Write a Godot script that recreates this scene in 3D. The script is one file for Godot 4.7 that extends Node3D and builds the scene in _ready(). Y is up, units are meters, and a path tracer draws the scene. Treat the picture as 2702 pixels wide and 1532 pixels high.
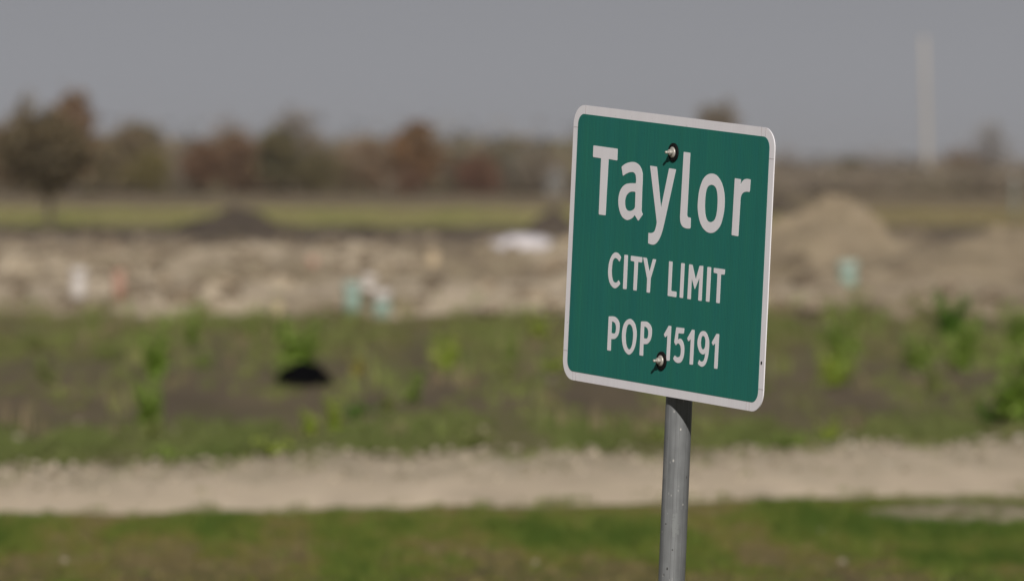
extends Node3D

# World: y up, metres. The camera stands at x = 0, z = 0 and looks along -z; d below is the distance -z.
const EYE := 2.46
const SUN_TO := Vector3(0.066, 0.489, 0.870)
# lie of the land along the line of sight: distance, height
const LAND := [[-60.0, 0.95], [0.0, 0.86], [10.0, 0.50], [18.0, 0.06], [24.8, 0.0], [30.0, 0.14], [52.0, 0.1666], [62.0, 0.1903], [72.0, 0.3135], [130.0, 0.4652], [260.0, 0.7502], [320.0, 0.7063], [560.0, 1.1097], [720.0, 1.1974], [1500.0, 1.6709], [12000.0, 1.6709]]

var rng := RandomNumberGenerator.new()
var n_ground := FastNoiseLite.new()
var n_fine := FastNoiseLite.new()
var n_patch := FastNoiseLite.new()
var names := {}
var M := {}


func _ready() -> void:
	rng.seed = 77
	# ---- camera
	var cam := Camera3D.new()
	cam.name = "camera"
	add_child(cam)
	cam.position = Vector3(0, EYE, 0)
	cam.rotation = Vector3(-0.01219, 0, 0)
	var lens := CameraAttributesPhysical.new()
	lens.frustum_focal_length = 375.98
	lens.frustum_focus_distance = 24.72
	lens.exposure_aperture = 6.482
	lens.frustum_near = 0.5
	lens.frustum_far = 12000.0
	cam.attributes = lens
	cam.keep_aspect = Camera3D.KEEP_HEIGHT
	cam.fov = 3.65614
	cam.near = 0.5
	cam.far = 12000.0
	cam.current = true
	# ---- sky, exposure
	var sm := ProceduralSkyMaterial.new()
	sm.sky_top_color = Color(0.15, 0.19, 0.27)
	sm.sky_horizon_color = Color(0.575, 0.578, 0.594)
	sm.sky_curve = 0.13
	sm.ground_bottom_color = Color(0.30, 0.27, 0.22)
	sm.ground_horizon_color = Color(0.50, 0.49, 0.48)
	sm.sun_angle_max = 4.0
	sm.sun_curve = 0.1
	var sky := Sky.new()
	sky.sky_material = sm
	var env := Environment.new()
	env.background_mode = Environment.BG_SKY
	env.sky = sky
	env.tonemap_mode = Environment.TONE_MAPPER_LINEAR
	env.tonemap_exposure = 1.0
	env.fog_enabled = true
	env.fog_density = 0.00005
	env.fog_light_color = Color(0.80, 0.80, 0.83)
	env.sdfgi_enabled = true
	env.ssao_enabled = true
	env.ssil_enabled = true
	var we := WorldEnvironment.new()
	we.name = "world_environment"
	we.environment = env
	add_child(we)
	# ---- sun
	var sun := DirectionalLight3D.new()
	sun.name = "sun"
	sun.light_energy = 1.4
	sun.light_color = Color(1.0, 0.983, 0.955)
	sun.light_angular_distance = 0.5
	sun.shadow_enabled = true
	add_child(sun)
	sun.look_at_from_position(SUN_TO * 100.0, Vector3.ZERO, Vector3.UP)

	make_noises()
	make_materials()
	build_land()
	build_sign()
	build_earthworks()
	build_trees()
	build_far_things()
	build_site_things()
	build_weeds()
	build_stones()
	build_grass()


# ------------------------------------------------------------------ helpers

func make_noises() -> void:
	n_ground.seed = 11
	n_ground.frequency = 0.35
	n_ground.fractal_octaves = 4
	n_fine.seed = 23
	n_fine.frequency = 1.6
	n_fine.fractal_octaves = 3
	n_patch.seed = 5
	n_patch.frequency = 0.6
	n_patch.fractal_octaves = 3


func lin(r: float, g: float, b: float) -> Color:
	return Color(r, g, b).linear_to_srgb()


func mat(c: Color, rough: float, metal := 0.0, vcol := false) -> StandardMaterial3D:
	var m := StandardMaterial3D.new()
	m.albedo_color = c
	m.roughness = rough
	m.metallic = metal
	m.metallic_specular = 0.3
	m.vertex_color_use_as_albedo = vcol
	m.cull_mode = BaseMaterial3D.CULL_DISABLED
	return m


func make_materials() -> void:
	M.soil = mat(Color.WHITE, 0.95, 0.0, true)
	var nt := NoiseTexture2D.new()
	nt.width = 512
	nt.height = 512
	nt.seamless = true
	var fn := FastNoiseLite.new()
	fn.seed = 9
	fn.frequency = 0.03
	fn.fractal_octaves = 5
	nt.noise = fn
	M.soil.heightmap_enabled = true
	M.soil.heightmap_texture = nt
	M.soil.heightmap_scale = 1.0
	M.soil.uv1_triplanar = true
	M.soil.uv1_world_triplanar = true
	M.soil.uv1_scale = Vector3(0.7, 0.7, 0.7)
	M.grass = mat(Color.WHITE, 0.8, 0.0, true)
	M.grass.backlight_enabled = true
	M.grass.backlight = Color(0.35, 0.35, 0.35)
	M.leaf = mat(Color.WHITE, 0.75, 0.0, true)
	M.leaf.backlight_enabled = true
	M.leaf.backlight = Color(0.6, 0.6, 0.6)
	M.bark = mat(lin(0.10, 0.08, 0.062), 0.95)
	M.stem = mat(lin(0.13, 0.16, 0.045), 0.85)
	M.stone = mat(Color.WHITE, 0.9, 0.0, true)
	M.white_sheet = mat(lin(0.54, 0.505, 0.52), 0.85)
	M.black_plastic = mat(lin(0.0025, 0.0025, 0.003), 0.9)
	M.black_plastic.metallic_specular = 0.05
	M.green_pvc = mat(lin(0.235, 0.315, 0.265), 0.5)
	M.green_cap = mat(lin(0.29, 0.355, 0.31), 0.5)
	M.white_pvc = mat(lin(0.47, 0.43, 0.40), 0.5)
	M.lath = mat(lin(0.42, 0.33, 0.22), 0.85)
	M.orange = mat(lin(0.60, 0.13, 0.05), 0.7)
	M.pole = mat(lin(0.36, 0.33, 0.295), 0.8)
	M.house_wall = mat(lin(0.15, 0.143, 0.13), 0.9)
	M.house_roof = mat(lin(0.17, 0.17, 0.18), 0.9)
	M.green_post = mat(lin(0.17, 0.17, 0.14), 0.8)
	M.grey_sheet = mat(lin(0.46, 0.42, 0.41), 0.8)
	M.orange_dull = mat(lin(0.33, 0.20, 0.15), 0.8)
	M.pane = mat(lin(0.03, 0.035, 0.04), 0.2)


func numbered(called: String) -> String:
	if not names.has(called):
		names[called] = 0
		return called
	names[called] += 1
	return "%s_%03d" % [called, names[called]]


func thing(called: String, label: String, category: String, where := Vector3.ZERO, turn := 0.0, group := "") -> Node3D:
	var o := Node3D.new()
	o.name = numbered(called)
	add_child(o)
	o.position = where
	o.rotation.y = turn
	tag(o, label, category, group)
	return o


func tag(o: Node, label: String, category: String, group := "") -> void:
	o.set_meta("label", label)
	o.set_meta("category", category)
	if group:
		o.set_meta("group", group)


func part(called: String, mesh: Mesh, material: Material, parent: Node) -> MeshInstance3D:
	var o := MeshInstance3D.new()
	o.name = numbered(called) if parent == self else called
	o.mesh = mesh
	o.material_override = material
	o.cast_shadow = GeometryInstance3D.SHADOW_CASTING_SETTING_ON
	parent.add_child(o, true)
	return o


func profile(d: float) -> float:
	for i in range(1, LAND.size()):
		if d <= LAND[i][0]:
			var t: float = (d - LAND[i - 1][0]) / (LAND[i][0] - LAND[i - 1][0])
			return lerpf(LAND[i - 1][1], LAND[i][1], t)
	return LAND[LAND.size() - 1][1]


func height(x: float, z: float) -> float:
	var d := -z
	var amp := clampf(d * 0.0004, 0.008, 0.10)
	return profile(d) + amp * n_ground.get_noise_2d(x, z * 0.5)


func on_land(x: float, z: float, lift := 0.0) -> Vector3:
	return Vector3(x, height(x, z) + lift, z)


func tri(st: SurfaceTool, a: Vector3, b: Vector3, c: Vector3) -> void:
	st.add_vertex(a)
	st.add_vertex(b)
	st.add_vertex(c)


# a tapered tube through points with radii
func tube(st: SurfaceTool, pts: Array, radii: Array, sides := 8, cap := true) -> void:
	var rings := []
	for i in pts.size():
		var p: Vector3 = pts[i]
		var along: Vector3 = (pts[mini(i + 1, pts.size() - 1)] - pts[maxi(i - 1, 0)]).normalized()
		var side := along.cross(Vector3(0.31, 0.12, 0.94)).normalized()
		var up := side.cross(along)
		var ring := []
		for k in sides:
			var a := TAU * k / sides
			ring.append(p + (side * cos(a) + up * sin(a)) * float(radii[i]))
		rings.append(ring)
	for i in range(pts.size() - 1):
		for k in sides:
			var j := (k + 1) % sides
			tri(st, rings[i][k], rings[i][j], rings[i + 1][k])
			tri(st, rings[i][j], rings[i + 1][j], rings[i + 1][k])
	if cap:
		for k in sides:
			var j := (k + 1) % sides
			tri(st, pts[0], rings[0][j], rings[0][k])
			tri(st, pts[pts.size() - 1], rings[pts.size() - 1][k], rings[pts.size() - 1][j])


# a turned shape about local +y: [radius, height] pairs
func lathe(profile_points: Array, sides := 24) -> ArrayMesh:
	var st := SurfaceTool.new()
	st.begin(Mesh.PRIMITIVE_TRIANGLES)
	for i in range(profile_points.size() - 1):
		var p = profile_points[i]
		var q = profile_points[i + 1]
		for k in sides:
			var a := TAU * k / sides
			var b := TAU * (k + 1) / sides
			var p0 := Vector3(p[0] * cos(a), p[1], p[0] * sin(a))
			var p1 := Vector3(p[0] * cos(b), p[1], p[0] * sin(b))
			var q0 := Vector3(q[0] * cos(a), q[1], q[0] * sin(a))
			var q1 := Vector3(q[0] * cos(b), q[1], q[0] * sin(b))
			if p[0] > 0.0:
				tri(st, p0, p1, q0)
			if q[0] > 0.0:
				tri(st, p1, q1, q0)
	st.generate_normals()
	return st.commit()


func tube_mesh(pts: Array, radii: Array, sides := 8) -> ArrayMesh:
	var st := SurfaceTool.new()
	st.begin(Mesh.PRIMITIVE_TRIANGLES)
	st.set_smooth_group(-1)
	tube(st, pts, radii, sides)
	st.generate_normals()
	return st.commit()


# ------------------------------------------------------------------ the land

func land_color(x: float, d: float) -> Color:
	var soil := Color(0.160, 0.124, 0.076)
	var dark := Color(0.105, 0.082, 0.054)
	var olive := Color(0.150, 0.142, 0.058)
	var p := n_patch.get_noise_2d(x * 1.6, d * 0.07) * 0.7 + 0.5
	var q := n_fine.get_noise_2d(x * 1.4, d * 0.08) * 0.6 + 0.5
	var c := soil.lerp(dark, clampf(p, 0.0, 1.0))
	if d < 66.0:
		c = Color(0.118, 0.090, 0.045).lerp(Color(0.080, 0.080, 0.024), smoothstep(0.3, 0.6, p))
	elif d < 86.0:
		c = c.lerp(olive, 0.7 * (1.0 - smoothstep(73.0, 86.0, d + 16.0 * (q - 0.5))))
	elif d > 92.0 and d < 131.0:
		c = c.lerp(olive, 0.65 * smoothstep(92.0, 112.0, d + 26.0 * (q - 0.5)))
	elif d > 250.0 and d < 322.0:
		c = Color(0.130, 0.103, 0.078).lerp(Color(0.185, 0.147, 0.105), clampf(p, 0.0, 1.0))
	elif d >= 470.0:
		c = Color(0.25, 0.19, 0.12).lerp(Color(0.20, 0.16, 0.10), p)
	return c * (0.85 + 0.3 * q)


func sheet(called: String, ds: Array, x_of: Callable, cols: int, color_of: Callable, lift: Callable, material: Material) -> MeshInstance3D:
	var v := PackedVector3Array()
	var c := PackedColorArray()
	var idx := PackedInt32Array()
	for i in ds.size():
		for k in cols + 1:
			var d: float = ds[i]
			var s: float = float(k) / cols
			var p: Vector2 = x_of.call(s, d)
			v.append(Vector3(p.x, height(p.x, -p.y) + float(lift.call(p.x, p.y, s, float(i) / (ds.size() - 1))), -p.y))
			var col: Color = color_of.call(p.x, p.y)
			col.a = 1.0
			c.append(col)
	for i in range(ds.size() - 1):
		for k in cols:
			var a := i * (cols + 1) + k
			var b := a + cols + 1
			idx.append_array([a, b, a + 1, a + 1, b, b + 1])
	var arr := []
	arr.resize(Mesh.ARRAY_MAX)
	arr[Mesh.ARRAY_VERTEX] = v
	arr[Mesh.ARRAY_COLOR] = c
	arr[Mesh.ARRAY_INDEX] = idx
	var am := ArrayMesh.new()
	am.add_surface_from_arrays(Mesh.PRIMITIVE_TRIANGLES, arr)
	var st := SurfaceTool.new()
	st.create_from(am, 0)
	st.generate_normals()
	var o := part(called, st.commit(), material, self)
	o.set_meta("kind", "structure")
	return o


# edges of the dirt road at x: distance
func road_near(x: float) -> float:
	return 62.467 + x * 0.395 + 0.5 * n_patch.get_noise_2d(x * 0.5, 3.0) + 0.35 * n_fine.get_noise_2d(x, 9.0)


func road_far(x: float) -> float:
	return 71.501 + x * 0.648 + 1.5 * n_patch.get_noise_2d(x * 0.7, 40.0) + 1.5 * n_fine.get_noise_2d(x * 0.9, 60.0)


func build_land() -> void:
	# the ground, one sheet to the horizon
	var ds := []
	var d := -40.0
	while d < 9000.0:
		ds.append(d)
		if d < 20.0:
			d += 2.0
		elif d < 140.0:
			d += 0.6
		elif d < 340.0:
			d += 2.5
		else:
			d *= 1.06
	sheet("ground", ds, func(s, dd):
		var half := 24.0 + absf(dd) * 0.5
		var t: float = s * 2.0 - 1.0
		return Vector2((t * 0.35 + t * t * t * 0.65) * half, dd), 150,
		func(x, dd): return land_color(x, dd),
		func(_x, _d, _s, _t): return 0.0, M.soil)
	# the dirt road that crosses the view
	var rows := []
	for i in 25:
		rows.append(i / 24.0)
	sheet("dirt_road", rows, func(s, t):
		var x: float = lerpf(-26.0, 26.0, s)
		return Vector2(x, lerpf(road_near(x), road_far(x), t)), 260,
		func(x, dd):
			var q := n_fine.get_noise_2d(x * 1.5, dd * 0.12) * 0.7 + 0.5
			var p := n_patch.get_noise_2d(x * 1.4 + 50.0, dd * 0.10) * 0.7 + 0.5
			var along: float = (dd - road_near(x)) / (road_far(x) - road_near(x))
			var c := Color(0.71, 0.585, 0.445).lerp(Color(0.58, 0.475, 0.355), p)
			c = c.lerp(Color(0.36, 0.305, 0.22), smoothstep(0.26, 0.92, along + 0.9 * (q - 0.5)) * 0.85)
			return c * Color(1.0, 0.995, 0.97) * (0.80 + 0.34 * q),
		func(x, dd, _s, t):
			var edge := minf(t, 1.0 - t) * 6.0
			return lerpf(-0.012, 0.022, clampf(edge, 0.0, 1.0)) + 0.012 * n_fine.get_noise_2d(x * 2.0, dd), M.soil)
	# a pale gravelly patch in the verge
	var gx: float = 3.114
	var gd: float = 61.447
	var patch_rows := []
	for i in 13:
		patch_rows.append(i / 12.0)
	sheet("gravel_patch", patch_rows, func(s, t):
		var a: float = s * TAU
		var r: float = t * (1.0 + 0.3 * n_fine.get_noise_2d(cos(a) * 2.0, sin(a) * 2.0))
		return Vector2(gx + cos(a) * r * 0.85, gd + sin(a) * r * 1.5), 48,
		func(x, dd):
			var q := n_fine.get_noise_2d(x * 3.0, dd * 0.8) * 0.5 + 0.5
			return Color(0.40, 0.335, 0.24).lerp(Color(0.15, 0.135, 0.06), smoothstep(0.3, 0.7, q)),
		func(_x, _d, _s, t): return lerpf(0.045, -0.02, smoothstep(0.6, 1.0, t)), M.soil)
	# the stripped building ground beyond the weeds
	var dirt_rows := []
	for i in 110:
		dirt_rows.append(i / 109.0)
	sheet("bare_dirt", dirt_rows, func(s, t):
		var x: float = lerpf(-42.0, 42.0, s)
		return Vector2(x, lerpf(131.646 + 9.0 * n_patch.get_noise_2d(x * 0.8, 80.0) + 5.0 * n_fine.get_noise_2d(x, 80.0), 248.0 + 13.0 * n_patch.get_noise_2d(x * 0.7, 120.0), pow(t, 1.25))), 240,
		func(x, dd):
			var q := n_fine.get_noise_2d(x * 0.75, dd * 0.022) * 0.8 + 0.5
			var p := n_patch.get_noise_2d(x * 0.40 + 9.0, dd * 0.035) * 0.9 + 0.5
			var c := Color(0.59, 0.48, 0.345).lerp(Color(0.36, 0.287, 0.187), smoothstep(0.3, 0.75, p))
			c = c.lerp(Color(0.235, 0.185, 0.13), smoothstep(0.58, 0.85, q) * 0.7)
			c = c.lerp(Color(0.60, 0.495, 0.375), (1.0 - smoothstep(2.0, 16.0, absf(dd - 150.0 - 6.0 * p))) * 0.55)
			c = c.lerp(Color(0.22, 0.172, 0.12), smoothstep(205.0, 246.0, dd + 26.0 * (p - 0.5)) * 0.8)
			# browner earth towards the spoil heaps
			return c.lerp(c * Color(0.74, 0.72, 0.68), smoothstep(3.0, 6.0, x)),
		func(x, dd, s, t):
			var edge: float = clampf(minf(minf(t, 1.0 - t) * 14.0, minf(s, 1.0 - s) * 20.0), 0.0, 1.0)
			var bumps: float = 0.13 * n_patch.get_noise_2d(x * 0.9, dd * 0.1) + 0.07 * n_fine.get_noise_2d(x * 0.9, dd * 0.2)
			return lerpf(-0.06, 0.05 + maxf(bumps * 1.25, -0.02) * (0.4 + dd / 160.0), edge), M.soil)
	# the green field before the trees
	var field_rows := []
	for i in 40:
		field_rows.append(i / 39.0)
	sheet("green_field", field_rows, func(s, t):
		var x: float = lerpf(-75.0, 75.0, s)
		return Vector2(x, lerpf(330.0 + 24.0 * n_patch.get_noise_2d(x * 0.3, 7.0), 455.0 + 12.0 * n_patch.get_noise_2d(x * 0.08, 70.0), t)), 120,
		func(x, dd):
			var p := n_patch.get_noise_2d(x * 0.3, dd * 0.01) * 0.7 + 0.5
			var c := Color(0.225, 0.215, 0.085).lerp(Color(0.285, 0.245, 0.125), p)
			return c.lerp(Color(0.24, 0.19, 0.105), smoothstep(6.0, 14.0, x) * 0.75),
		func(_x, _d, s, t):
			var edge: float = clampf(minf(minf(t, 1.0 - t) * 8.0, minf(s, 1.0 - s) * 12.0), 0.0, 1.0)
			return lerpf(-0.1, 0.06, edge), M.soil)


# ------------------------------------------------------------------ the sign

func smooth_loop(text: String) -> PackedVector2Array:
	var pts := []
	var hard := []
	for t in text.split(" "):
		hard.append(t.begins_with("*"))
		var xy := t.trim_prefix("*").split(",")
		pts.append(Vector2(xy[0].to_float(), xy[1].to_float()) * 0.001)
	var out := PackedVector2Array()
	var n := pts.size()
	for i in n:
		var p: Vector2 = pts[i]
		var q: Vector2 = pts[(i + 1) % n]
		if hard[i]:
			# corners of cut sheeting are a touch rounded
			var a: Vector2 = (pts[(i + n - 1) % n] - p)
			var b: Vector2 = q - p
			var r := 0.0022
			if a.length() > 0.008 and b.length() > 0.008:
				out.append(p + a.normalized() * r)
				out.append(p + (a.normalized() + b.normalized()) * r * 0.28)
				out.append(p + b.normalized() * r)
			else:
				out.append(p)
		else:
			out.append(p)
		if hard[i] and hard[(i + 1) % n]:
			continue
		var p0: Vector2 = p if hard[i] else pts[(i + n - 1) % n]
		var p3: Vector2 = q if hard[(i + 1) % n] else pts[(i + 2) % n]
		for k in [0.25, 0.5, 0.75]:
			out.append(p.cubic_interpolate(q, p0, p3, k))
	return out


func round_rect(w: float, h: float, r: float, steps := 10) -> PackedVector2Array:
	var out := PackedVector2Array()
	for c in 4:
		var centre := Vector2((w * 0.5 - r) * (1 if c in [0, 3] else -1), (h * 0.5 - r) * (1 if c in [0, 1] else -1))
		for k in steps + 1:
			var a := PI * 0.5 * (c + float(k) / steps)
			out.append(centre + Vector2(cos(a), sin(a)) * r)
	return out


# a flat piece of sheet cut to an outline (with holes), from z0 to z1
func slab(outer: PackedVector2Array, holes: Array, z0: float, z1: float, size: Vector2) -> ArrayMesh:
	if not Geometry2D.is_polygon_clockwise(outer):
		outer.reverse()
	var loops := [outer]
	var face := outer
	for h in holes:
		var hole: PackedVector2Array = h
		if Geometry2D.is_polygon_clockwise(hole):
			hole.reverse()
		loops.append(hole)
		# a cut from the hole to the outline: the shortest that leaves a plain polygon
		var pairs := []
		for i in face.size():
			for j in hole.size():
				pairs.append([face[i].distance_to(hole[j]), i, j])
		pairs.sort_custom(func(p, q): return p[0] < q[0])
		for pair in pairs.slice(0, 60):
			var joined := PackedVector2Array()
			for i in int(pair[1]) + 1:
				joined.append(face[i])
			for j in hole.size() + 1:
				joined.append(hole[(int(pair[2]) + j) % hole.size()])
			for i in range(int(pair[1]), face.size()):
				joined.append(face[i])
			if not Geometry2D.triangulate_polygon(joined).is_empty():
				face = joined
				break
	var st := SurfaceTool.new()
	st.begin(Mesh.PRIMITIVE_TRIANGLES)
	var ids := Geometry2D.triangulate_polygon(face)
	if ids.is_empty():
		printerr("slab not triangulated %d %s" % [holes.size(), str(outer[0])])
	for turn in 2:
		st.set_normal(Vector3(0, 0, 1 if turn == 0 else -1))
		for i in range(0, ids.size(), 3):
			var a := face[ids[i]]
			var b := face[ids[i + 1]]
			var c := face[ids[i + 2]]
			var clockwise := (b - a).cross(c - a) < 0.0
			if clockwise != (turn == 0):
				var t := b
				b = c
				c = t
			for p in [a, b, c]:
				st.set_uv(Vector2(p.x / size.x + 0.5, 0.5 - p.y / size.y))
				st.add_vertex(Vector3(p.x, p.y, z1 if turn == 0 else z0))
	for lp in loops:
		var loop: PackedVector2Array = lp
		for i in loop.size():
			var a := loop[i]
			var b := loop[(i + 1) % loop.size()]
			if a.distance_to(b) < 1e-6:
				continue
			var e := (b - a).normalized()
			st.set_normal(Vector3(-e.y, e.x, 0))
			st.set_uv(Vector2(a.x / size.x + 0.5, 0.5 - a.y / size.y))
			tri(st, Vector3(a.x, a.y, z1), Vector3(a.x, a.y, z0), Vector3(b.x, b.y, z1))
			tri(st, Vector3(b.x, b.y, z1), Vector3(a.x, a.y, z0), Vector3(b.x, b.y, z0))
	return st.commit()


func sheeting_texture(base: Color, other: Color, streak: float, specks: int, speck_color: Color, sd: int) -> ImageTexture:
	var w := 1024
	var h := 768
	var r := RandomNumberGenerator.new()
	r.seed = sd
	var bands := FastNoiseLite.new()
	bands.seed = sd
	bands.frequency = 0.02
	var cloud := FastNoiseLite.new()
	cloud.seed = sd + 1
	cloud.frequency = 0.008
	var col := []
	for x in w:
		var ridge := 0.5 + 0.5 * sin(x * TAU / 7.3)
		col.append([bands.get_noise_1d(x) * 0.5 + 0.5, 1.0 + streak * (ridge - 0.5) + streak * r.randf_range(-0.7, 0.7)])
	var im := Image.create(w, h, false, Image.FORMAT_RGB8)
	for x in w:
		for y in h:
			var q := cloud.get_noise_2d(x * 2.0, y * 0.6) * 0.5 + 0.5
			var c := base.lerp(other, clampf(col[x][0] * 0.6 + q * 0.5, 0.0, 1.0)) * (float(col[x][1]) * (0.96 + 0.08 * q))
			im.set_pixel(x, y, c.linear_to_srgb())
	for k in specks:
		var px := r.randi_range(4, w - 8)
		var py := r.randi_range(4, h - 8)
		var at := im.get_pixel(px, py).lerp(speck_color, r.randf_range(0.2, 0.6))
		im.fill_rect(Rect2i(px, py, r.randi_range(1, 2), r.randi_range(1, 4)), at)
	return ImageTexture.create_from_image(im)


func pipe_texture() -> ImageTexture:
	var w := 256
	var h := 1024
	var r := RandomNumberGenerator.new()
	r.seed = 31
	var nz := FastNoiseLite.new()
	nz.seed = 3
	nz.frequency = 0.012
	var im := Image.create(w, h, false, Image.FORMAT_RGB8)
	for x in w:
		for y in h:
			var streaks := nz.get_noise_2d(x * 4.0, y * 0.25)
			var cloud := nz.get_noise_2d(x * 1.2 + 400.0, y * 1.0)
			var v := 0.208 * (1.0 + 0.22 * streaks + 0.16 * cloud + r.randf_range(-0.04, 0.04))
			im.set_pixel(x, y, Color(v * 0.965, v * 0.99, v * 1.01).linear_to_srgb())
	for k in 70:      # splashes, chips and scuffs
		var px := r.randi_range(2, w - 12)
		var py := r.randi_range(2, h - 14)
		var light := r.randf() < 0.75
		var c := Color(0.74, 0.73, 0.71) if light else Color(0.2, 0.19, 0.18)
		im.fill_rect(Rect2i(px, py, r.randi_range(2, 5), r.randi_range(2, 7)), im.get_pixel(px, py).lerp(c, r.randf_range(0.35, 1.0)))
	for k in 9:        # draw lines along the pipe
		var lx := r.randi_range(4, w - 6)
		var tone := 0.66 if k % 3 == 0 else 0.36
		for y in h:
			var had := im.get_pixel(lx, y)
			im.set_pixel(lx, y, had.lerp(Color(tone, tone, tone), 0.45))
			im.set_pixel(lx + 1, y, im.get_pixel(lx + 1, y).lerp(Color(tone, tone, tone), 0.25))
	for k in 14:
		var px := r.randi_range(8, w - 40)
		var py := r.randi_range(2, h - 90)
		for s in 40:
			im.fill_rect(Rect2i(px + r.randi_range(0, 16), py + r.randi_range(0, 60), r.randi_range(2, 7), r.randi_range(3, 16)), im.get_pixel(px, py).lerp(Color(0.66, 0.66, 0.65), 0.30))
	return ImageTexture.create_from_image(im)


func build_sign() -> void:
	var foot := Vector3(0.3805, 0.0, -24.865)
	var s := thing("city_limit_sign", "green city limit sign with white border on a leaning round grey steel post", "road sign", foot)
	# post
	var pm := mat(Color.WHITE, 0.42, 0.32)
	pm.metallic_specular = 0.35
	pm.albedo_texture = pipe_texture()
	pm.uv1_scale = Vector3(1, 6, 1)
	var along := Vector3(0.0407, 1.0, 0.0405).normalized()
	var cyl := CylinderMesh.new()
	cyl.top_radius = 0.0365
	cyl.bottom_radius = 0.0365
	cyl.height = 2.95
	cyl.radial_segments = 64
	cyl.rings = 2
	var post := part("post", cyl, pm, s)
	var side := along.cross(Vector3(0, 0, 1)).normalized()
	post.transform = Transform3D(Basis(side, along, side.cross(along)).orthonormalized() * Basis(Vector3.UP, 2.2), along * (cyl.height * 0.5 - 0.4))
	# panel
	var frame := Basis(Vector3(0.51031, -0.07111, 0.85705), Vector3(0.04495, 0.99742, 0.05599), Vector3(-0.85882, 0.00995, 0.51219)).orthonormalized()
	var size := Vector2(1.04, 0.762)
	var white := mat(Color.WHITE, 0.55)
	white.albedo_texture = sheeting_texture(Color(0.785, 0.74, 0.78), Color(0.77, 0.75, 0.775), 0.03, 60, Color(0.45, 0.43, 0.41), 4)
	var green := mat(Color.WHITE, 0.5)
	green.albedo_texture = sheeting_texture(Color(0.017, 0.152, 0.142), Color(0.022, 0.164, 0.116), 0.16, 420, Color(0.07, 0.22, 0.19), 8)
	var panel := part("sign_panel", slab(round_rect(size.x, size.y, 0.055), [], -0.003, 0.0, size), white, s)
	panel.transform = Transform3D(frame, Vector3(0.42166, 2.25245, -24.75016) - foot)
	part("green_face", slab(round_rect(size.x - 0.049, size.y - 0.049, 0.031), [], 0.0003, 0.0009, size), green, panel)
	for l in LETTERS:
		var loops: PackedStringArray = l[1].split("|")
		var holes := []
		for i in range(1, loops.size()):
			holes.append(smooth_loop(loops[i]))
		var e := part("letter", slab(smooth_loop(loops[0]), holes, 0.0012, 0.0017, size), white, panel)
		e.set_meta("label", "white character %s cut from sheeting" % l[0])
	# joints in the white sheeting where the border turns the corners
	var seam := mat(lin(0.52, 0.48, 0.49), 0.8)
	for q in [[-0.458, 0.369, 0], [0.452, 0.369, 0], [0.474, 0.369, 0], [-0.462, -0.369, 0], [-0.446, -0.369, 0], [0.440, -0.369, 0], [0.455, -0.369, 0], [-0.508, 0.318, 1], [0.508, 0.30, 1], [-0.508, -0.302, 1], [0.508, -0.318, 1]]:
		var half := Vector2(0.0011, 0.0118) if q[2] == 0 else Vector2(0.0118, 0.0009)
		var line := PackedVector2Array([Vector2(q[0] - half.x, q[1] - half.y), Vector2(q[0] - half.x, q[1] + half.y), Vector2(q[0] + half.x, q[1] + half.y), Vector2(q[0] + half.x, q[1] - half.y)])
		part("seam", slab(line, [], 0.0002, 0.0006, size), seam, panel)
	var dot := part("punch_hole", slab(round_rect(0.006, 0.009, 0.0029, 6), [], 0.0003, 0.0012, size), M.black_plastic, panel)
	dot.position = Vector3(0.5055, -0.2475, 0)
	# bolts: black rubber washer, flanged steel washer, nut and the threaded end
	var steel := mat(lin(0.44, 0.41, 0.37), 0.45, 0.35)
	var rubber := mat(lin(0.006, 0.006, 0.006), 0.8)
	for q in [Vector2(0.0131, 0.2830), Vector2(0.0012, -0.2865)]:
		var bolt := Node3D.new()
		bolt.name = "bolt"
		s.add_child(bolt, true)
		bolt.transform = panel.transform * Transform3D(Basis(Vector3.RIGHT, PI / 2), Vector3(q.x, q.y, 0.0009))
		part("rubber_washer", lathe([[0.0, 0.0], [0.0255, 0.0], [0.0255, 0.0032], [0.022, 0.0042], [0.0, 0.0042]], 40), rubber, bolt)
		part("steel_washer", lathe([[0.0, 0.0043], [0.0150, 0.0043], [0.0152, 0.0058], [0.0115, 0.0085], [0.0, 0.0085]], 40), steel, bolt)
		part("nut", lathe([[0.0, 0.0086], [0.0092, 0.0086], [0.0092, 0.0135], [0.0080, 0.0165], [0.0, 0.0165]], 6), steel, bolt)
		part("threaded_end", lathe([[0.0, 0.0166], [0.0042, 0.0166], [0.0038, 0.018], [0.0042, 0.0195], [0.0038, 0.021], [0.0042, 0.0225], [0.0038, 0.024], [0.0040, 0.0255], [0.0032, 0.0275], [0.0, 0.0275]], 14), steel, bolt)
	# clamps that hold the panel to the post
	for y in [0.24, -0.29]:
		var clamp_mesh := BoxMesh.new()
		clamp_mesh.size = Vector3(0.09, 0.035, 0.022)
		var c := part("clamp", clamp_mesh, steel, s)
		c.transform = panel.transform * Transform3D(Basis(), Vector3(0.006, y, -0.0155))


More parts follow.
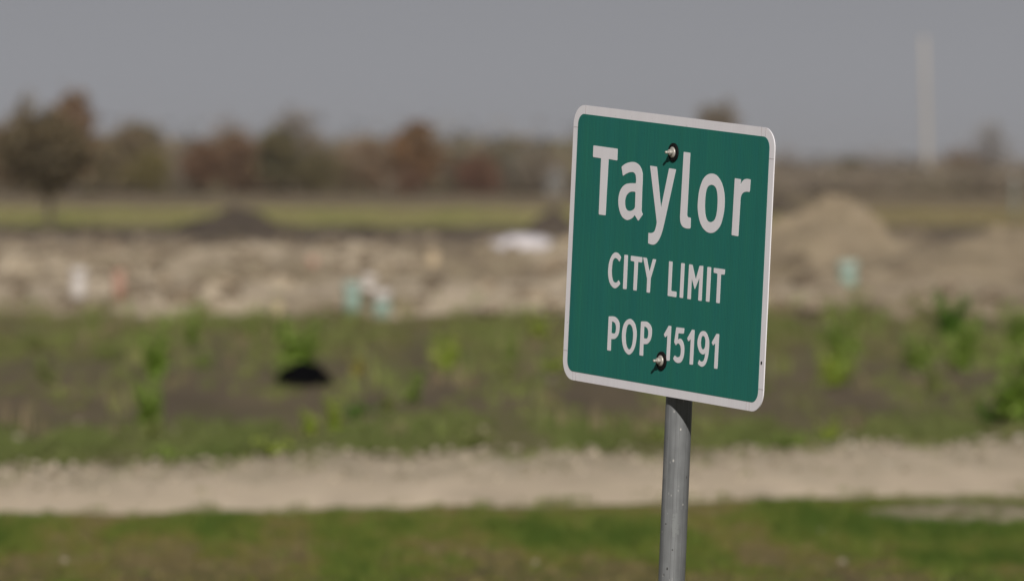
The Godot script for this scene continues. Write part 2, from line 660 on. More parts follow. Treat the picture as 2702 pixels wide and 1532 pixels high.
const LETTERS := [
	["T", "*-407.2,273.4 *-279.2,273.0 *-278.3,240.5 *-324.3,241.6 *-326.9,86.0 *-362.6,85.9 *-363.6,240.9 *-406.8,241.4"],
	["a", "*-253.9,225.0 -233.8,235.0 -201.6,242.0 -175.3,240.8 -154.8,231.1 -143.8,216.5 -141.0,196.2 *-141.2,168.8 *-139.4,110.8 *-131.5,103.1 *-153.3,83.5 *-174.3,98.7 -181.8,91.3 -197.6,84.5 -215.5,81.9 -237.3,88.0 -253.5,104.0 -261.9,124.0 -261.4,144.6 -252.2,163.3 -233.6,176.7 -209.5,182.7 *-174.3,185.2 -174.7,197.2 -179.0,208.8 -191.0,214.5 -208.9,213.2 -224.9,209.0 *-244.5,200.3|*-174.9,162.1 *-173.7,118.5 -183.6,111.8 -199.6,107.5 -214.5,108.9 -224.1,116.5 -227.7,128.2 -226.1,140.3 -218.2,151.2 -201.0,160.2"],
	["y", "*-105.3,238.5 *-70.1,238.2 *-39.2,126.9 *-6.3,238.5 *29.3,237.9 *-19.2,86.2 -29.6,59.5 -42.5,40.2 -57.9,28.5 -74.1,24.7 *-96.9,26.4 *-98.0,55.6 -82.3,56.0 -68.1,61.3 -60.8,73.4 *-56.9,87.2"],
	["l", "*64.8,288.0 *98.4,287.8 *96.6,119.7 100.7,113.7 *116.4,112.6 *117.1,83.7 99.2,82.1 79.0,85.0 66.2,94.5 *61.3,109.5"],
	["o", "212.5,239.4 238.0,236.3 260.4,222.4 275.4,203.1 283.6,178.4 284.2,147.5 277.4,120.3 266.0,99.8 246.0,85.6 224.0,79.4 199.9,81.4 176.2,93.0 159.8,112.9 150.4,137.6 149.3,163.0 154.2,191.5 167.9,217.9 187.8,233.4|213.9,209.2 230.0,206.9 241.4,197.9 247.6,181.4 249.6,159.0 247.1,133.5 238.0,116.0 218.8,108.2 201.2,111.8 190.7,125.1 185.8,144.5 185.0,168.4 187.8,188.3 197.1,203.1"],
	["r", "*330.6,235.4 *361.7,234.6 *359.8,217.6 365.6,226.4 378.0,235.0 393.4,237.9 *409.7,237.3 *408.3,203.6 393.9,203.6 379.7,200.8 369.7,194.5 364.0,184.3 *363.4,170.2 *361.3,81.0 *327.8,81.7"],
	["C", "-264.4,-11.2 -251.8,-12.3 -241.7,-17.0 *-234.5,-23.4 *-242.4,-35.6 -252.2,-28.9 -263.0,-26.5 -272.3,-29.9 -278.3,-38.9 -280.5,-53.2 -280.5,-68.3 -276.5,-82.0 -269.8,-91.5 -259.0,-94.4 -250.5,-92.5 *-242.5,-85.8 *-233.0,-94.6 -241.9,-102.8 -258.6,-109.7 -274.3,-106.4 -287.7,-97.0 -295.6,-83.5 -299.3,-67.8 -298.4,-51.6 -294.0,-36.2 -284.6,-22.4 -274.7,-14.6"],
	["I", "*-218.0,-13.9 *-199.5,-13.7 *-198.9,-107.3 *-217.5,-108.1"],
	["T", "*-183.5,-13.9 *-123.8,-13.5 *-125.0,-28.3 *-145.0,-28.2 *-146.1,-107.3 *-163.3,-106.9 *-163.7,-28.7 *-183.3,-27.9"],
	["Y", "*-119.6,-13.4 *-100.9,-13.7 *-83.6,-50.5 *-68.6,-13.9 *-51.2,-14.0 *-75.8,-68.8 *-76.8,-107.3 *-93.3,-107.4 *-93.7,-70.3"],
	["L", "*15.7,-13.3 *33.3,-13.3 *32.8,-92.9 *60.5,-92.8 *60.8,-108.0 *16.4,-107.8"],
	["I", "*78.3,-13.4 *95.8,-12.8 *95.4,-107.5 *77.9,-107.6"],
	["M", "*119.3,-13.3 *136.0,-13.4 *156.1,-52.6 *173.0,-13.1 *191.4,-12.5 *190.9,-107.5 *173.7,-107.4 *174.9,-45.8 *153.8,-79.3 *135.1,-49.0 *135.3,-107.9 *117.8,-107.7"],
	["I", "*213.0,-13.1 *231.9,-12.6 *230.8,-106.7 *213.2,-106.7"],
	["T", "*245.8,-13.1 *302.4,-12.8 *301.7,-27.1 *283.0,-28.1 *282.9,-106.2 *265.6,-106.1 *265.6,-27.4 *246.0,-26.1"],
	["P", "*-285.4,-189.1 -265.3,-187.4 -251.8,-187.8 -237.9,-193.1 -228.4,-202.4 -226.2,-212.2 -227.4,-225.4 -232.1,-236.8 -241.1,-244.6 -250.3,-248.5 *-268.0,-249.8 *-266.6,-282.6 *-285.5,-282.5|*-267.9,-201.7 -259.2,-202.0 -250.3,-205.2 -244.8,-212.8 -244.0,-221.8 -246.2,-230.0 *-251.6,-234.0 *-267.4,-234.0"],
	["O", "-174.2,-186.7 -159.6,-189.5 -146.3,-198.4 -138.5,-211.8 -135.3,-226.5 -136.6,-244.6 -142.6,-263.2 -153.8,-277.2 -169.4,-284.6 -185.1,-280.9 -198.4,-271.1 -207.4,-255.8 -211.3,-238.1 -210.5,-220.9 -204.2,-204.3 -191.8,-192.7|-174.8,-201.3 -166.0,-203.1 -157.6,-211.4 -153.0,-225.0 -153.1,-241.1 -155.7,-255.3 -161.5,-265.8 -170.6,-270.7 -180.6,-266.5 -187.8,-256.1 -191.9,-240.4 -191.8,-225.3 -188.2,-212.0 -182.2,-204.0"],
	["P", "*-115.3,-188.8 -95.5,-187.1 -82.1,-187.5 -68.3,-192.8 -59.0,-202.0 -56.8,-211.8 -57.9,-224.8 -62.6,-236.2 -71.4,-244.0 -80.6,-247.8 *-98.0,-249.1 *-96.7,-281.7 *-115.4,-281.6|*-98.0,-201.3 -89.4,-201.6 -80.6,-204.8 -75.2,-212.3 -74.4,-221.3 -76.5,-229.4 *-81.9,-233.4 *-97.5,-233.5"],
	["1", "*29.1,-188.1 *42.2,-188.0 *41.4,-283.0 *24.3,-283.5 *24.7,-214.6 *13.8,-221.9 *6.0,-214.1"],
	["5", "*68.5,-189.0 *109.8,-188.1 *108.1,-203.2 *80.0,-204.5 *78.5,-222.2 89.2,-218.1 99.5,-220.4 108.3,-228.7 113.3,-240.0 114.2,-254.8 110.8,-268.9 101.8,-280.4 87.1,-284.9 71.8,-283.0 *59.0,-275.6 *67.2,-265.3 75.6,-269.4 85.7,-269.5 94.4,-265.0 97.4,-254.1 96.5,-243.6 91.8,-235.4 83.4,-231.7 75.5,-234.2 *70.9,-238.3 *61.1,-230.7"],
	["1", "*149.4,-188.5 *162.4,-188.4 *161.7,-283.0 *144.7,-283.5 *145.1,-214.9 *134.3,-222.2 *126.5,-214.3"],
	["9", "207.0,-187.5 219.1,-188.9 229.8,-197.0 237.1,-208.0 239.8,-220.5 239.0,-238.5 235.9,-255.7 229.3,-271.2 220.1,-280.5 207.5,-284.2 195.3,-282.1 *186.4,-277.1 *193.0,-267.0 200.2,-270.0 208.3,-270.4 215.9,-266.5 221.0,-256.0 *222.0,-245.3 216.4,-249.5 206.5,-250.4 194.1,-245.6 184.0,-233.8 179.9,-221.4 182.7,-207.4 189.7,-195.6 198.1,-189.6|207.1,-200.5 214.2,-202.0 219.9,-209.5 220.8,-220.0 218.8,-230.8 209.4,-237.9 200.9,-232.3 197.0,-222.0 198.0,-210.3 201.3,-203.1"],
	["1", "*275.1,-188.8 *288.0,-188.8 *287.3,-283.0 *270.5,-283.4 *270.8,-215.1 *260.1,-222.4 *252.4,-214.6"],
]

# ------------------------------------------------------------------ earth

# a heap of soil: a low dome with an uneven outline
func heap_mesh(w: float, depth: float, h: float, sharp: float, rough: float, sd: int, c0: Color, c1: Color) -> ArrayMesh:
	var nz := FastNoiseLite.new()
	nz.seed = sd
	nz.frequency = 1.1
	nz.fractal_octaves = 4
	var st := SurfaceTool.new()
	st.begin(Mesh.PRIMITIVE_TRIANGLES)
	st.set_smooth_group(-1)
	var rings := 16
	var sides := 40
	var grid := []
	for i in rings + 1:
		var ring := []
		for k in sides:
			var a := TAU * k / sides
			var t := float(i) / rings
			var reach := 0.5 * (1.0 + 0.22 * nz.get_noise_2d(cos(a) * 1.3 + sd, sin(a) * 1.3))
			var p := Vector2(cos(a) * w, sin(a) * depth) * reach * t
			var hh := h * pow(1.0 - t, sharp) + rough * h * 1.6 * nz.get_noise_2d(p.x * 1.4 / maxf(w, 0.1) * 3.0, p.y * 3.0 / maxf(depth, 0.1)) * (1.0 - t)
			if i == rings:
				hh = -0.08 - 0.05 * h
			ring.append(Vector3(p.x, maxf(hh, -0.15), p.y))
		grid.append(ring)
	for i in rings:
		for k in sides:
			var j := (k + 1) % sides
			for v in [grid[i][k], grid[i][j], grid[i + 1][k], grid[i][j], grid[i + 1][j], grid[i + 1][k]]:
				var c := c0.lerp(c1, clampf(nz.get_noise_2d(v.x * 2.0 + 31.0, v.z * 1.2) * 0.9 + 0.5, 0.0, 1.0))
				c.a = 1.0
				st.set_color(c)
				st.add_vertex(v)
	st.generate_normals()
	return st.commit()


func heap(called: String, label: String, category: String, x: float, z: float, w: float, depth: float, h: float, sharp: float, rough: float, c0: Color, c1: Color, group := "") -> void:
	var o := part(called, heap_mesh(w, depth, h, sharp, rough, int(absf(x) * 37.0 + absf(z)), c0, c1), M.soil, self)
	o.position = on_land(x, z)
	tag(o, label, category, group)


func build_earthworks() -> void:
	var dk0 := Color(0.056, 0.045, 0.036)
	var dk1 := Color(0.088, 0.069, 0.053)
	var tan0 := Color(0.268, 0.215, 0.148)
	var tan1 := Color(0.205, 0.163, 0.11)
	heap("soil_heap", "broad dark soil heap with a narrow peak, right of the big dark tree", "soil heap", -8.155, -268.041, 5.053, 4.548, 0.964, 1.15, 0.16, dk0, dk1, "dark spoil heaps before the green field")
	heap("soil_heap", "low dark soil bank at the foot of the big dark tree", "soil heap", -13.173, -281.081, 4.067, 3.253, 0.320, 1.20, 0.20, dk0, dk1, "dark spoil heaps before the green field")
	heap("soil_heap", "low dark soil bank under the pinkish brown tree", "soil heap", -4.285, -272.251, 2.507, 2.005, 0.358, 1.20, 0.20, dk0, dk1, "dark spoil heaps before the green field")
	heap("soil_heap", "small dark soil bank under the tall orange brown tree", "soil heap", -2.144, -281.081, 2.095, 1.676, 0.296, 1.20, 0.20, dk0, dk1, "dark spoil heaps before the green field")
	heap("soil_heap", "dark soil heap just behind the white sheeting, beside the road sign", "soil heap", 1.308, -295.455, 2.332, 1.865, 0.855, 1.10, 0.15, dk0, dk1, "dark spoil heaps before the green field")
	heap("soil_heap", "dark soil bank between the road sign and the tall pale gravel heap", "soil heap", 11.360, -392.000, 3.265, 2.612, 1.031, 1.20, 0.15, dk0, dk1, "dark spoil heaps before the green field")
	heap("soil_heap", "faint dark soil bank right of the tall pale gravel heap", "soil heap", 11.354, -257.426, 2.144, 1.715, 0.451, 1.20, 0.20, tan1, dk1, "dark spoil heaps before the green field")
	heap("gravel_heap", "tall pale gravel heap with a pointed top, right of the road sign", "gravel heap", 6.714, -191.176, 5.364, 4.828, 1.559, 0.95, 0.20, tan0, tan1, "pale spoil heaps on the building ground")
	heap("gravel_heap", "long low pale gravel heap running out of the right side of the view", "gravel heap", 9.572, -178.082, 5.465, 4.919, 0.984, 0.85, 0.22, tan0, tan1, "pale spoil heaps on the building ground")
	heap("gravel_heap", "low pale ridge in front of the tall gravel heap", "gravel heap", 7.515, -179.310, 3.302, 2.641, 0.472, 1.00, 0.15, tan0, tan1, "pale spoil heaps on the building ground")
	heap("gravel_heap", "sandy heap beside the white sheeting, against the road sign", "gravel heap", 1.533, -224.138, 1.769, 1.415, 0.413, 1.00, 0.20, tan0, Color(0.48, 0.385, 0.26), "pale spoil heaps on the building ground")
	heap("gravel_heap", "brownish hollowed heap below the white sheeting", "gravel heap", 0.873, -179.310, 1.022, 0.818, 0.362, 1.10, 0.30, Color(0.17, 0.13, 0.09), Color(0.28, 0.22, 0.15), "pale spoil heaps on the building ground")
	heap("gravel_heap", "pale lump of caliche at the left end of the bare dirt", "gravel heap", -9.779, -179.310, 1.022, 0.818, 0.362, 1.00, 0.25, Color(0.46, 0.385, 0.29), tan0, "pale spoil heaps on the building ground")
	heap("gravel_heap", "pale lump of caliche between the orange ribbon stake and the green pipes", "gravel heap", -4.916, -150.725, 0.991, 0.793, 0.264, 1.00, 0.30, Color(0.46, 0.385, 0.29), tan0, "pale spoil heaps on the building ground")
	heap("gravel_heap", "pale lump of caliche just left of the taller green pipe", "gravel heap", -3.974, -155.224, 1.021, 0.817, 0.313, 1.00, 0.30, Color(0.46, 0.385, 0.29), tan0, "pale spoil heaps on the building ground")
	heap("gravel_heap", "brown clod pile above the orange ribbon stake", "gravel heap", -9.537, -216.667, 1.235, 0.988, 0.323, 1.00, 0.30, Color(0.2, 0.155, 0.11), Color(0.26, 0.2, 0.14), "pale spoil heaps on the building ground")
	heap("gravel_heap", "pale ridge right of the two green pipes", "gravel heap", -0.532, -144.444, 2.723, 1.634, 0.228, 1.00, 0.25, Color(0.46, 0.385, 0.29), tan0, "pale spoil heaps on the building ground")


# ------------------------------------------------------------------ trees

func leaf_quad(st: SurfaceTool, at: Vector3, size: float, c: Color) -> void:
	var a := Vector3(rng.randfn(), rng.randfn(), rng.randfn()).normalized()
	var b := a.cross(Vector3(rng.randfn(), rng.randfn(), rng.randfn())).normalized()
	c.a = 1.0
	st.set_color(c)
	var p := at - a * size
	var q := at + b * size * 0.55
	var r := at + a * size
	var s := at - b * size * 0.55
	tri(st, p, q, r)
	tri(st, p, r, s)


func tree(called: String, label: String, x: float, z: float, h: float, w: float, c0: Color, c1: Color, leaves: int, bare: bool, low := 0.22, group := "trees along the far edge of the field") -> void:
	var o := thing(called, label, "tree" if called.ends_with("tree") else "shrub", on_land(x, z, -0.05), 0.0, group)
	var wood := SurfaceTool.new()
	wood.begin(Mesh.PRIMITIVE_TRIANGLES)
	wood.set_smooth_group(-1)
	var tr := clampf(h * 0.022, 0.05, 0.22)
	var lean := Vector3(rng.randf_range(-0.04, 0.04) * h, 0, 0)
	tube(wood, [Vector3.ZERO, Vector3(0, h * 0.25, 0) + lean * 0.4, Vector3(0, h * 0.55, 0) + lean, Vector3(0, h * 0.93, 0) + lean * 1.5], [tr * 1.3, tr, tr * 0.6, tr * 0.12], 7)
	var clumps := []
	var count := 15 if not bare else 24
	for i in count:
		var t := (i + 0.5) / count
		var a := i * 2.399 + rng.randf() * 0.9
		var y := lerpf(low + 0.06, 0.92, t) * h
		var belly := sin(pow(clampf(t * 0.88 + 0.12, 0.0, 1.0), 1.15) * PI) * 0.74 + 0.10
		var reach := w * 0.5 * belly * rng.randf_range(0.45, 1.1)
		var tip := Vector3(cos(a) * reach, y, sin(a) * reach) + lean * t
		var root := Vector3(0, maxf(h * 0.1, y - h * rng.randf_range(0.12, 0.28)), 0) + lean * t
		var mid := root.lerp(tip, 0.5) + Vector3(0, h * 0.02, 0)
		tube(wood, [root, mid, tip], [tr * 0.5, tr * 0.3, tr * 0.06], 5, false)
		for k in (7 if bare else 2):
			var e := tip + Vector3(rng.randfn() * 0.6, absf(rng.randfn()) * 0.8 + 0.1, rng.randfn() * 0.6) * w * 0.16
			tube(wood, [mid.lerp(tip, rng.randf_range(0.3, 1.0)), e], [tr * 0.14, tr * 0.04], 3, false)
			if bare:
				clumps.append([e, w * 0.10, rng.randf()])
		clumps.append([tip, w * rng.randf_range(0.11, 0.22) * (1.15 - 0.6 * t), rng.randf()])
	if not bare:
		for k in 5:
			clumps.append([Vector3(rng.randfn() * w * 0.08, h * rng.randf_range(0.35, 0.9), rng.randfn() * w * 0.08), w * 0.2, rng.randf()])
	wood.generate_normals()
	part("trunk", wood.commit(), M.bark, o)
	var st := SurfaceTool.new()
	st.begin(Mesh.PRIMITIVE_TRIANGLES)
	for i in leaves:
		var cl = clumps[rng.randi() % clumps.size()]
		var p: Vector3 = cl[0] + Vector3(rng.randfn(), rng.randfn() * 0.8, rng.randfn()) * float(cl[1]) * 0.62
		if p.y < h * low * 0.6:
			continue
		var c := c0.lerp(c1, clampf(float(cl[2]) + rng.randfn() * 0.18, 0.0, 1.0)) * rng.randf_range(1.0, 1.6)
		leaf_quad(st, p, h * rng.randf_range(0.022, 0.042) * (0.8 if bare else 1.0), c)
	st.generate_normals()
	part("crown", st.commit(), M.leaf, o)


func build_trees() -> void:
	tree("broadleaf_tree", "brown tree cut by the left side of the view, beside the big dark tree", -38.781, -690.000, 5.605, 4.326, Color(0.13, 0.085, 0.05), Color(0.16, 0.12, 0.08), 4500, false, 0.22)
	tree("bare_tree", "thin bare tree showing pale above the leftmost brown tree", -37.932, -700.000, 8.025, 2.394, Color(0.17, 0.15, 0.12), Color(0.16, 0.12, 0.08), 780, true, 0.22)
	tree("evergreen_tree", "big dark olive tree with a clear trunk, the nearest and tallest of the trees", -17.253, -338.661, 4.217, 3.474, Color(0.08, 0.064, 0.039), Color(0.115, 0.088, 0.05), 7800, false, 0.42)
	tree("broadleaf_tree", "reddish brown tree rising behind the shoulder of the big dark tree", -32.794, -680.000, 8.082, 3.682, Color(0.13, 0.085, 0.05), Color(0.15, 0.095, 0.06), 5100, false, 0.22)
	tree("broadleaf_tree", "rounded brown tree just right of the big dark tree", -31.364, -700.000, 4.527, 4.389, Color(0.16, 0.12, 0.08), Color(0.125, 0.102, 0.050), 4500, false, 0.22)
	tree("broadleaf_tree", "olive tree with a rounded peak, second clump from the big dark tree", -28.617, -690.000, 5.393, 5.112, Color(0.125, 0.102, 0.050), Color(0.16, 0.12, 0.08), 6000, false, 0.22)
	tree("broadleaf_tree", "yellowish olive tree leaning out of the rounded olive tree", -27.070, -680.000, 3.610, 3.488, Color(0.15, 0.125, 0.04), Color(0.125, 0.102, 0.050), 3300, false, 0.22)
	tree("broadleaf_tree", "low grey brown tree in the gap before the dark red tree", -26.642, -720.000, 2.620, 3.693, Color(0.16, 0.12, 0.08), Color(0.17, 0.15, 0.12), 2700, false, 0.22)
	tree("broadleaf_tree", "narrow dark red brown tree left of the dark soil peak", -23.626, -690.000, 4.607, 2.989, Color(0.145, 0.088, 0.055), Color(0.12, 0.07, 0.04), 4200, false, 0.22)
	tree("broadleaf_tree", "wide red brown tree standing over the dark soil peak", -21.237, -700.000, 4.711, 5.984, Color(0.13, 0.085, 0.05), Color(0.145, 0.088, 0.055), 5700, false, 0.22)
	tree("bare_tree", "bare twiggy tree showing above the wide red brown tree", -22.691, -730.000, 5.673, 4.577, Color(0.20, 0.135, 0.085), Color(0.17, 0.15, 0.12), 960, true, 0.22)
	tree("evergreen_tree", "dark olive tree right of the wide red brown tree", -17.908, -690.000, 5.302, 3.933, Color(0.068, 0.062, 0.036), Color(0.125, 0.102, 0.050), 4500, false, 0.22)
	tree("bare_tree", "tall bare grey tree between two olive trees", -16.634, -700.000, 6.276, 4.389, Color(0.17, 0.15, 0.12), Color(0.16, 0.12, 0.08), 1260, true, 0.22)
	tree("broadleaf_tree", "low olive tree at the foot of the bare grey tree", -15.065, -690.000, 3.578, 4.326, Color(0.095, 0.080, 0.042), Color(0.125, 0.102, 0.050), 3900, false, 0.22)
	tree("broadleaf_tree", "low dull olive tree left of the pinkish brown tree", -13.135, -700.000, 2.747, 4.389, Color(0.125, 0.102, 0.050), Color(0.16, 0.12, 0.08), 3300, false, 0.22)
	tree("broadleaf_tree", "pinkish brown tree with a flat top", -11.048, -700.000, 4.527, 4.987, Color(0.20, 0.135, 0.085), Color(0.16, 0.12, 0.08), 5100, false, 0.22)
	tree("broadleaf_tree", "tall orange brown tree, tallest near the middle of the tree line", -7.079, -690.000, 5.998, 3.775, Color(0.19, 0.105, 0.05), Color(0.13, 0.085, 0.05), 6000, false, 0.22)
	tree("low_shrub", "dark red shrub at the foot of the tall orange brown tree", -7.520, -670.000, 2.465, 2.673, Color(0.125, 0.062, 0.043), Color(0.13, 0.085, 0.05), 2400, false, 0.08)
	tree("broadleaf_tree", "low olive grey tree left of the deep red tree", -4.230, -720.000, 3.788, 4.514, Color(0.095, 0.080, 0.042), Color(0.17, 0.15, 0.12), 3300, false, 0.22)
	tree("broadleaf_tree", "deep red brown tree left of the road sign", -2.481, -690.000, 3.276, 4.129, Color(0.125, 0.062, 0.043), Color(0.145, 0.088, 0.055), 4800, false, 0.12)
	tree("evergreen_tree", "grey green tree behind the deep red tree", -0.714, -740.000, 3.976, 5.483, Color(0.095, 0.080, 0.042), Color(0.17, 0.15, 0.12), 3600, false, 0.22)
	tree("bare_tree", "low bare brown tree nearest the left edge of the road sign", 1.565, -700.000, 2.900, 3.192, Color(0.16, 0.12, 0.08), Color(0.17, 0.15, 0.12), 1260, true, 0.22)
	tree("bare_tree", "grey tree whose top shows over the upper edge of the road sign", 14.562, -640.000, 6.357, 4.012, Color(0.17, 0.15, 0.12), Color(0.16, 0.12, 0.08), 2700, true, 0.22)
	tree("evergreen_tree", "dark green bushy tree above the tall pale gravel heap", 33.460, -900.000, 3.284, 6.155, Color(0.068, 0.062, 0.036), Color(0.095, 0.080, 0.042), 3900, false, 0.08)
	tree("broadleaf_tree", "hazy grey tree right of the road sign", 36.218, -1100.000, 2.672, 7.523, Color(0.21, 0.19, 0.17), Color(0.17, 0.15, 0.12), 2700, false, 0.10)
	tree("broadleaf_tree", "hazy grey tree left of the tall pale pole", 46.586, -1100.000, 2.961, 6.896, Color(0.21, 0.19, 0.17), Color(0.17, 0.15, 0.12), 2700, false, 0.10)
	tree("broadleaf_tree", "brown tree right of the tall pale pole", 44.232, -900.000, 3.797, 7.181, Color(0.16, 0.12, 0.08), Color(0.13, 0.085, 0.05), 4800, false, 0.10)
	tree("bare_tree", "hazy bare tree with open branches, right of the tall pale pole", 52.785, -1000.000, 6.661, 6.269, Color(0.21, 0.19, 0.17), Color(0.21, 0.19, 0.17), 900, true, 0.22)
	tree("broadleaf_tree", "low grey brown tree at the right side of the view", 55.942, -1000.000, 2.715, 6.269, Color(0.16, 0.12, 0.08), Color(0.21, 0.19, 0.17), 2700, false, 0.10)
	tree("bare_tree", "wispy bare tree in the gap before the dark red tree", -27.622, -760.000, 3.904, 3.898, Color(0.17, 0.15, 0.12), Color(0.16, 0.12, 0.08), 1500, true, 0.22)
	tree("bare_tree", "wispy bare tree left of the pinkish brown tree", -13.861, -760.000, 3.904, 4.332, Color(0.17, 0.15, 0.12), Color(0.16, 0.12, 0.08), 1500, true, 0.22)
	tree("bare_tree", "wispy bare tree between the pinkish and the tall orange brown tree", -10.063, -760.000, 4.037, 3.898, Color(0.16, 0.12, 0.08), Color(0.17, 0.15, 0.12), 1500, true, 0.22)
	tree("bare_tree", "wispy bare tree left of the rounded olive tree", -33.120, -760.000, 4.437, 3.898, Color(0.16, 0.12, 0.08), Color(0.17, 0.15, 0.12), 1500, true, 0.22)
	tree("bare_tree", "thin bare tree left of the wide red brown tree", -25.116, -770.000, 4.473, 3.511, Color(0.16, 0.12, 0.08), Color(0.17, 0.15, 0.12), 1500, true, 0.22)
	tree("bare_tree", "thin bare tree right of the bare grey tree", -15.833, -770.000, 4.135, 3.950, Color(0.16, 0.12, 0.08), Color(0.17, 0.15, 0.12), 1500, true, 0.22)
	tree("bare_tree", "thin bare tree left of the deep red tree", -6.211, -770.000, 4.203, 4.389, Color(0.16, 0.12, 0.08), Color(0.17, 0.15, 0.12), 1500, true, 0.22)
	tree("bare_tree", "thin bare tree between the low brown tree and the small pale house", 2.566, -770.000, 3.595, 3.950, Color(0.16, 0.12, 0.08), Color(0.17, 0.15, 0.12), 1500, true, 0.22)
	tree("bare_tree", "hazy bare tree above the right end of the tall gravel heap", 37.943, -950.000, 3.289, 5.956, Color(0.16, 0.12, 0.08), Color(0.21, 0.19, 0.17), 1800, true, 0.22)
	tree("bare_tree", "hazy bare tree close right of the road sign", 29.388, -980.000, 3.554, 6.144, Color(0.16, 0.12, 0.08), Color(0.21, 0.19, 0.17), 1800, true, 0.22)
	# the brush that closes the view behind the trees
	var clump := SurfaceTool.new()
	clump.begin(Mesh.PRIMITIVE_TRIANGLES)
	for i in 150:
		var a := Vector3(rng.randfn(), 0, rng.randfn()) * 0.42
		leaf_quad(clump, Vector3(a.x, absf(rng.randfn()) * 0.36 + 0.1, a.z), rng.randf_range(0.07, 0.14), Color.WHITE * rng.randf_range(0.75, 1.2))
	clump.generate_normals()
	var cm := clump.commit()
	scatter("distant_brush", "low brown and grey brush closing the view behind the trees", "brush", cm, 3200, func():
		var x := rng.randf_range(-90.0, 90.0)
		var z := -rng.randf_range(770.0, 900.0)
		var right := smoothstep(8.0, 24.0, x)
		var tall := lerpf(rng.randf_range(1.9, 3.9) * (1.25 if rng.randf() < 0.3 else 1.0), rng.randf_range(1.1, 2.4), right)
		var c := Color(0.235, 0.180, 0.130).lerp(Color(0.205, 0.180, 0.105), rng.randf())
		c = c.lerp(Color(0.245, 0.20, 0.155), right * rng.randf_range(0.3, 0.9))
		return [Transform3D(Basis(Vector3.UP, rng.randf() * TAU).scaled(Vector3(tall * 1.3, tall, tall * 1.3)), on_land(x, z)), c])
	scatter("distant_woods", "hazy grey line of woods along the horizon", "woods", cm, 900, func():
		var x := rng.randf_range(-190.0, 190.0)
		var z := -rng.randf_range(1350.0, 1700.0)
		var tall := rng.randf_range(1.8, 4.2)
		var c := Color(0.25, 0.215, 0.185).lerp(Color(0.27, 0.235, 0.19), rng.randf())
		return [Transform3D(Basis(Vector3.UP, rng.randf() * TAU).scaled(Vector3(tall * 2.0, tall, tall * 2.0)), on_land(x, z)), c])


func scatter(called: String, label: String, category: String, mesh: Mesh, count: int, placer: Callable, material: Material = null) -> void:
	var mm := MultiMesh.new()
	mm.transform_format = MultiMesh.TRANSFORM_3D
	mm.use_colors = true
	mm.mesh = mesh
	mm.instance_count = count
	for i in count:
		var r: Array = placer.call()
		mm.set_instance_transform(i, r[0])
		var c: Color = r[1]
		c.a = 1.0
		mm.set_instance_color(i, c)
	var o := MultiMeshInstance3D.new()
	o.name = called
	o.multimesh = mm
	o.material_override = material if material else M.leaf
	add_child(o, true)
	o.set_meta("kind", "stuff")
	tag(o, label, category)


# ------------------------------------------------------------------ far buildings, poles

func house(label: String, x: float, z: float, w: float, deep: float, h: float) -> void:
	var o := thing("house", label, "house", on_land(x, z))
	var wall := BoxMesh.new()
	wall.size = Vector3(w, h, deep)
	part("wall", wall, M.house_wall, o).position.y = h * 0.5
	var st := SurfaceTool.new()
	st.begin(Mesh.PRIMITIVE_TRIANGLES)
	var ex := w * 0.56
	var ez := deep * 0.56
	var top := h + w * 0.28
	var a := [Vector3(-ex, h + 0.01, ez), Vector3(ex, h + 0.01, ez), Vector3(0, top, ez), Vector3(-ex, h + 0.01, -ez), Vector3(ex, h + 0.01, -ez), Vector3(0, top, -ez)]
	for f in [[0, 2, 1], [3, 4, 5], [0, 3, 2], [2, 3, 5], [1, 2, 4], [2, 5, 4], [0, 1, 3], [1, 4, 3]]:
		tri(st, a[f[0]], a[f[1]], a[f[2]])
	st.generate_normals()
	part("roof", st.commit(), M.house_roof, o)
	for k in [-0.3, 0.3]:
		var win := BoxMesh.new()
		win.size = Vector3(w * 0.18, h * 0.34, 0.06)
		part("window", win, M.pane, o).position = Vector3(w * k, h * 0.58, deep * 0.5 + 0.025)
	var door := BoxMesh.new()
	door.size = Vector3(w * 0.14, h * 0.72, 0.06)
	part("door", door, M.bark, o).position = Vector3(0, h * 0.36, deep * 0.5 + 0.025)


func build_far_things() -> void:
	var p := thing("utility_pole", "tall pale grey utility pole standing clear against the sky", "pole", on_land(37.568, -820.0, -0.1))
	p.rotation.z = 0.0278
	part("shaft", lathe([[0.30, 0.0], [0.27, 4.265], [0.24, 9.240], [0.21, 14.216], [0.0, 14.236]], 20), M.pole, p)
	house("small pale house at the end of the tree line, left of the road sign", 3.528, -745.0, 1.502, 1.803, 1.829)
	house("small pale house beyond the tall gravel heap, right of the road sign", 30.338, -1000.0, 2.455, 2.946, 1.754)
	var m := thing("marker_post", "pale grey green marker post at the right side of the green field", "post", on_land(21.689, -392.000, -0.05))
	part("shaft", lathe([[0.13, 0.0], [0.13, 1.633], [0.12, 1.684], [0.0, 1.701]], 16), M.green_post, m)
	part("cap", lathe([[0.135, 1.705], [0.145, 1.710], [0.145, 1.822], [0.0, 1.856]], 16), M.white_pvc, m)


# ------------------------------------------------------------------ things on the building ground

func pipe_stub(called: String, label: String, x: float, z: float, h: float, r: float, body: Material, cap: Material, lean: float, group: String) -> void:
	var o := thing(called, label, "pipe", on_land(x, z, -0.05), 0.0, group)
	o.rotation.z = lean
	part("pipe", lathe([[r * 0.9, 0.0], [r, 0.0], [r, h], [r * 0.9, h], [r * 0.9, 0.0]], 24), body, o)
	part("cap", lathe([[r * 1.02, h - r * 1.0], [r * 1.12, h - r * 1.0], [r * 1.12, h + r * 0.1], [r * 0.9, h + r * 0.22], [0.0, h + r * 0.25]], 24), cap, o)


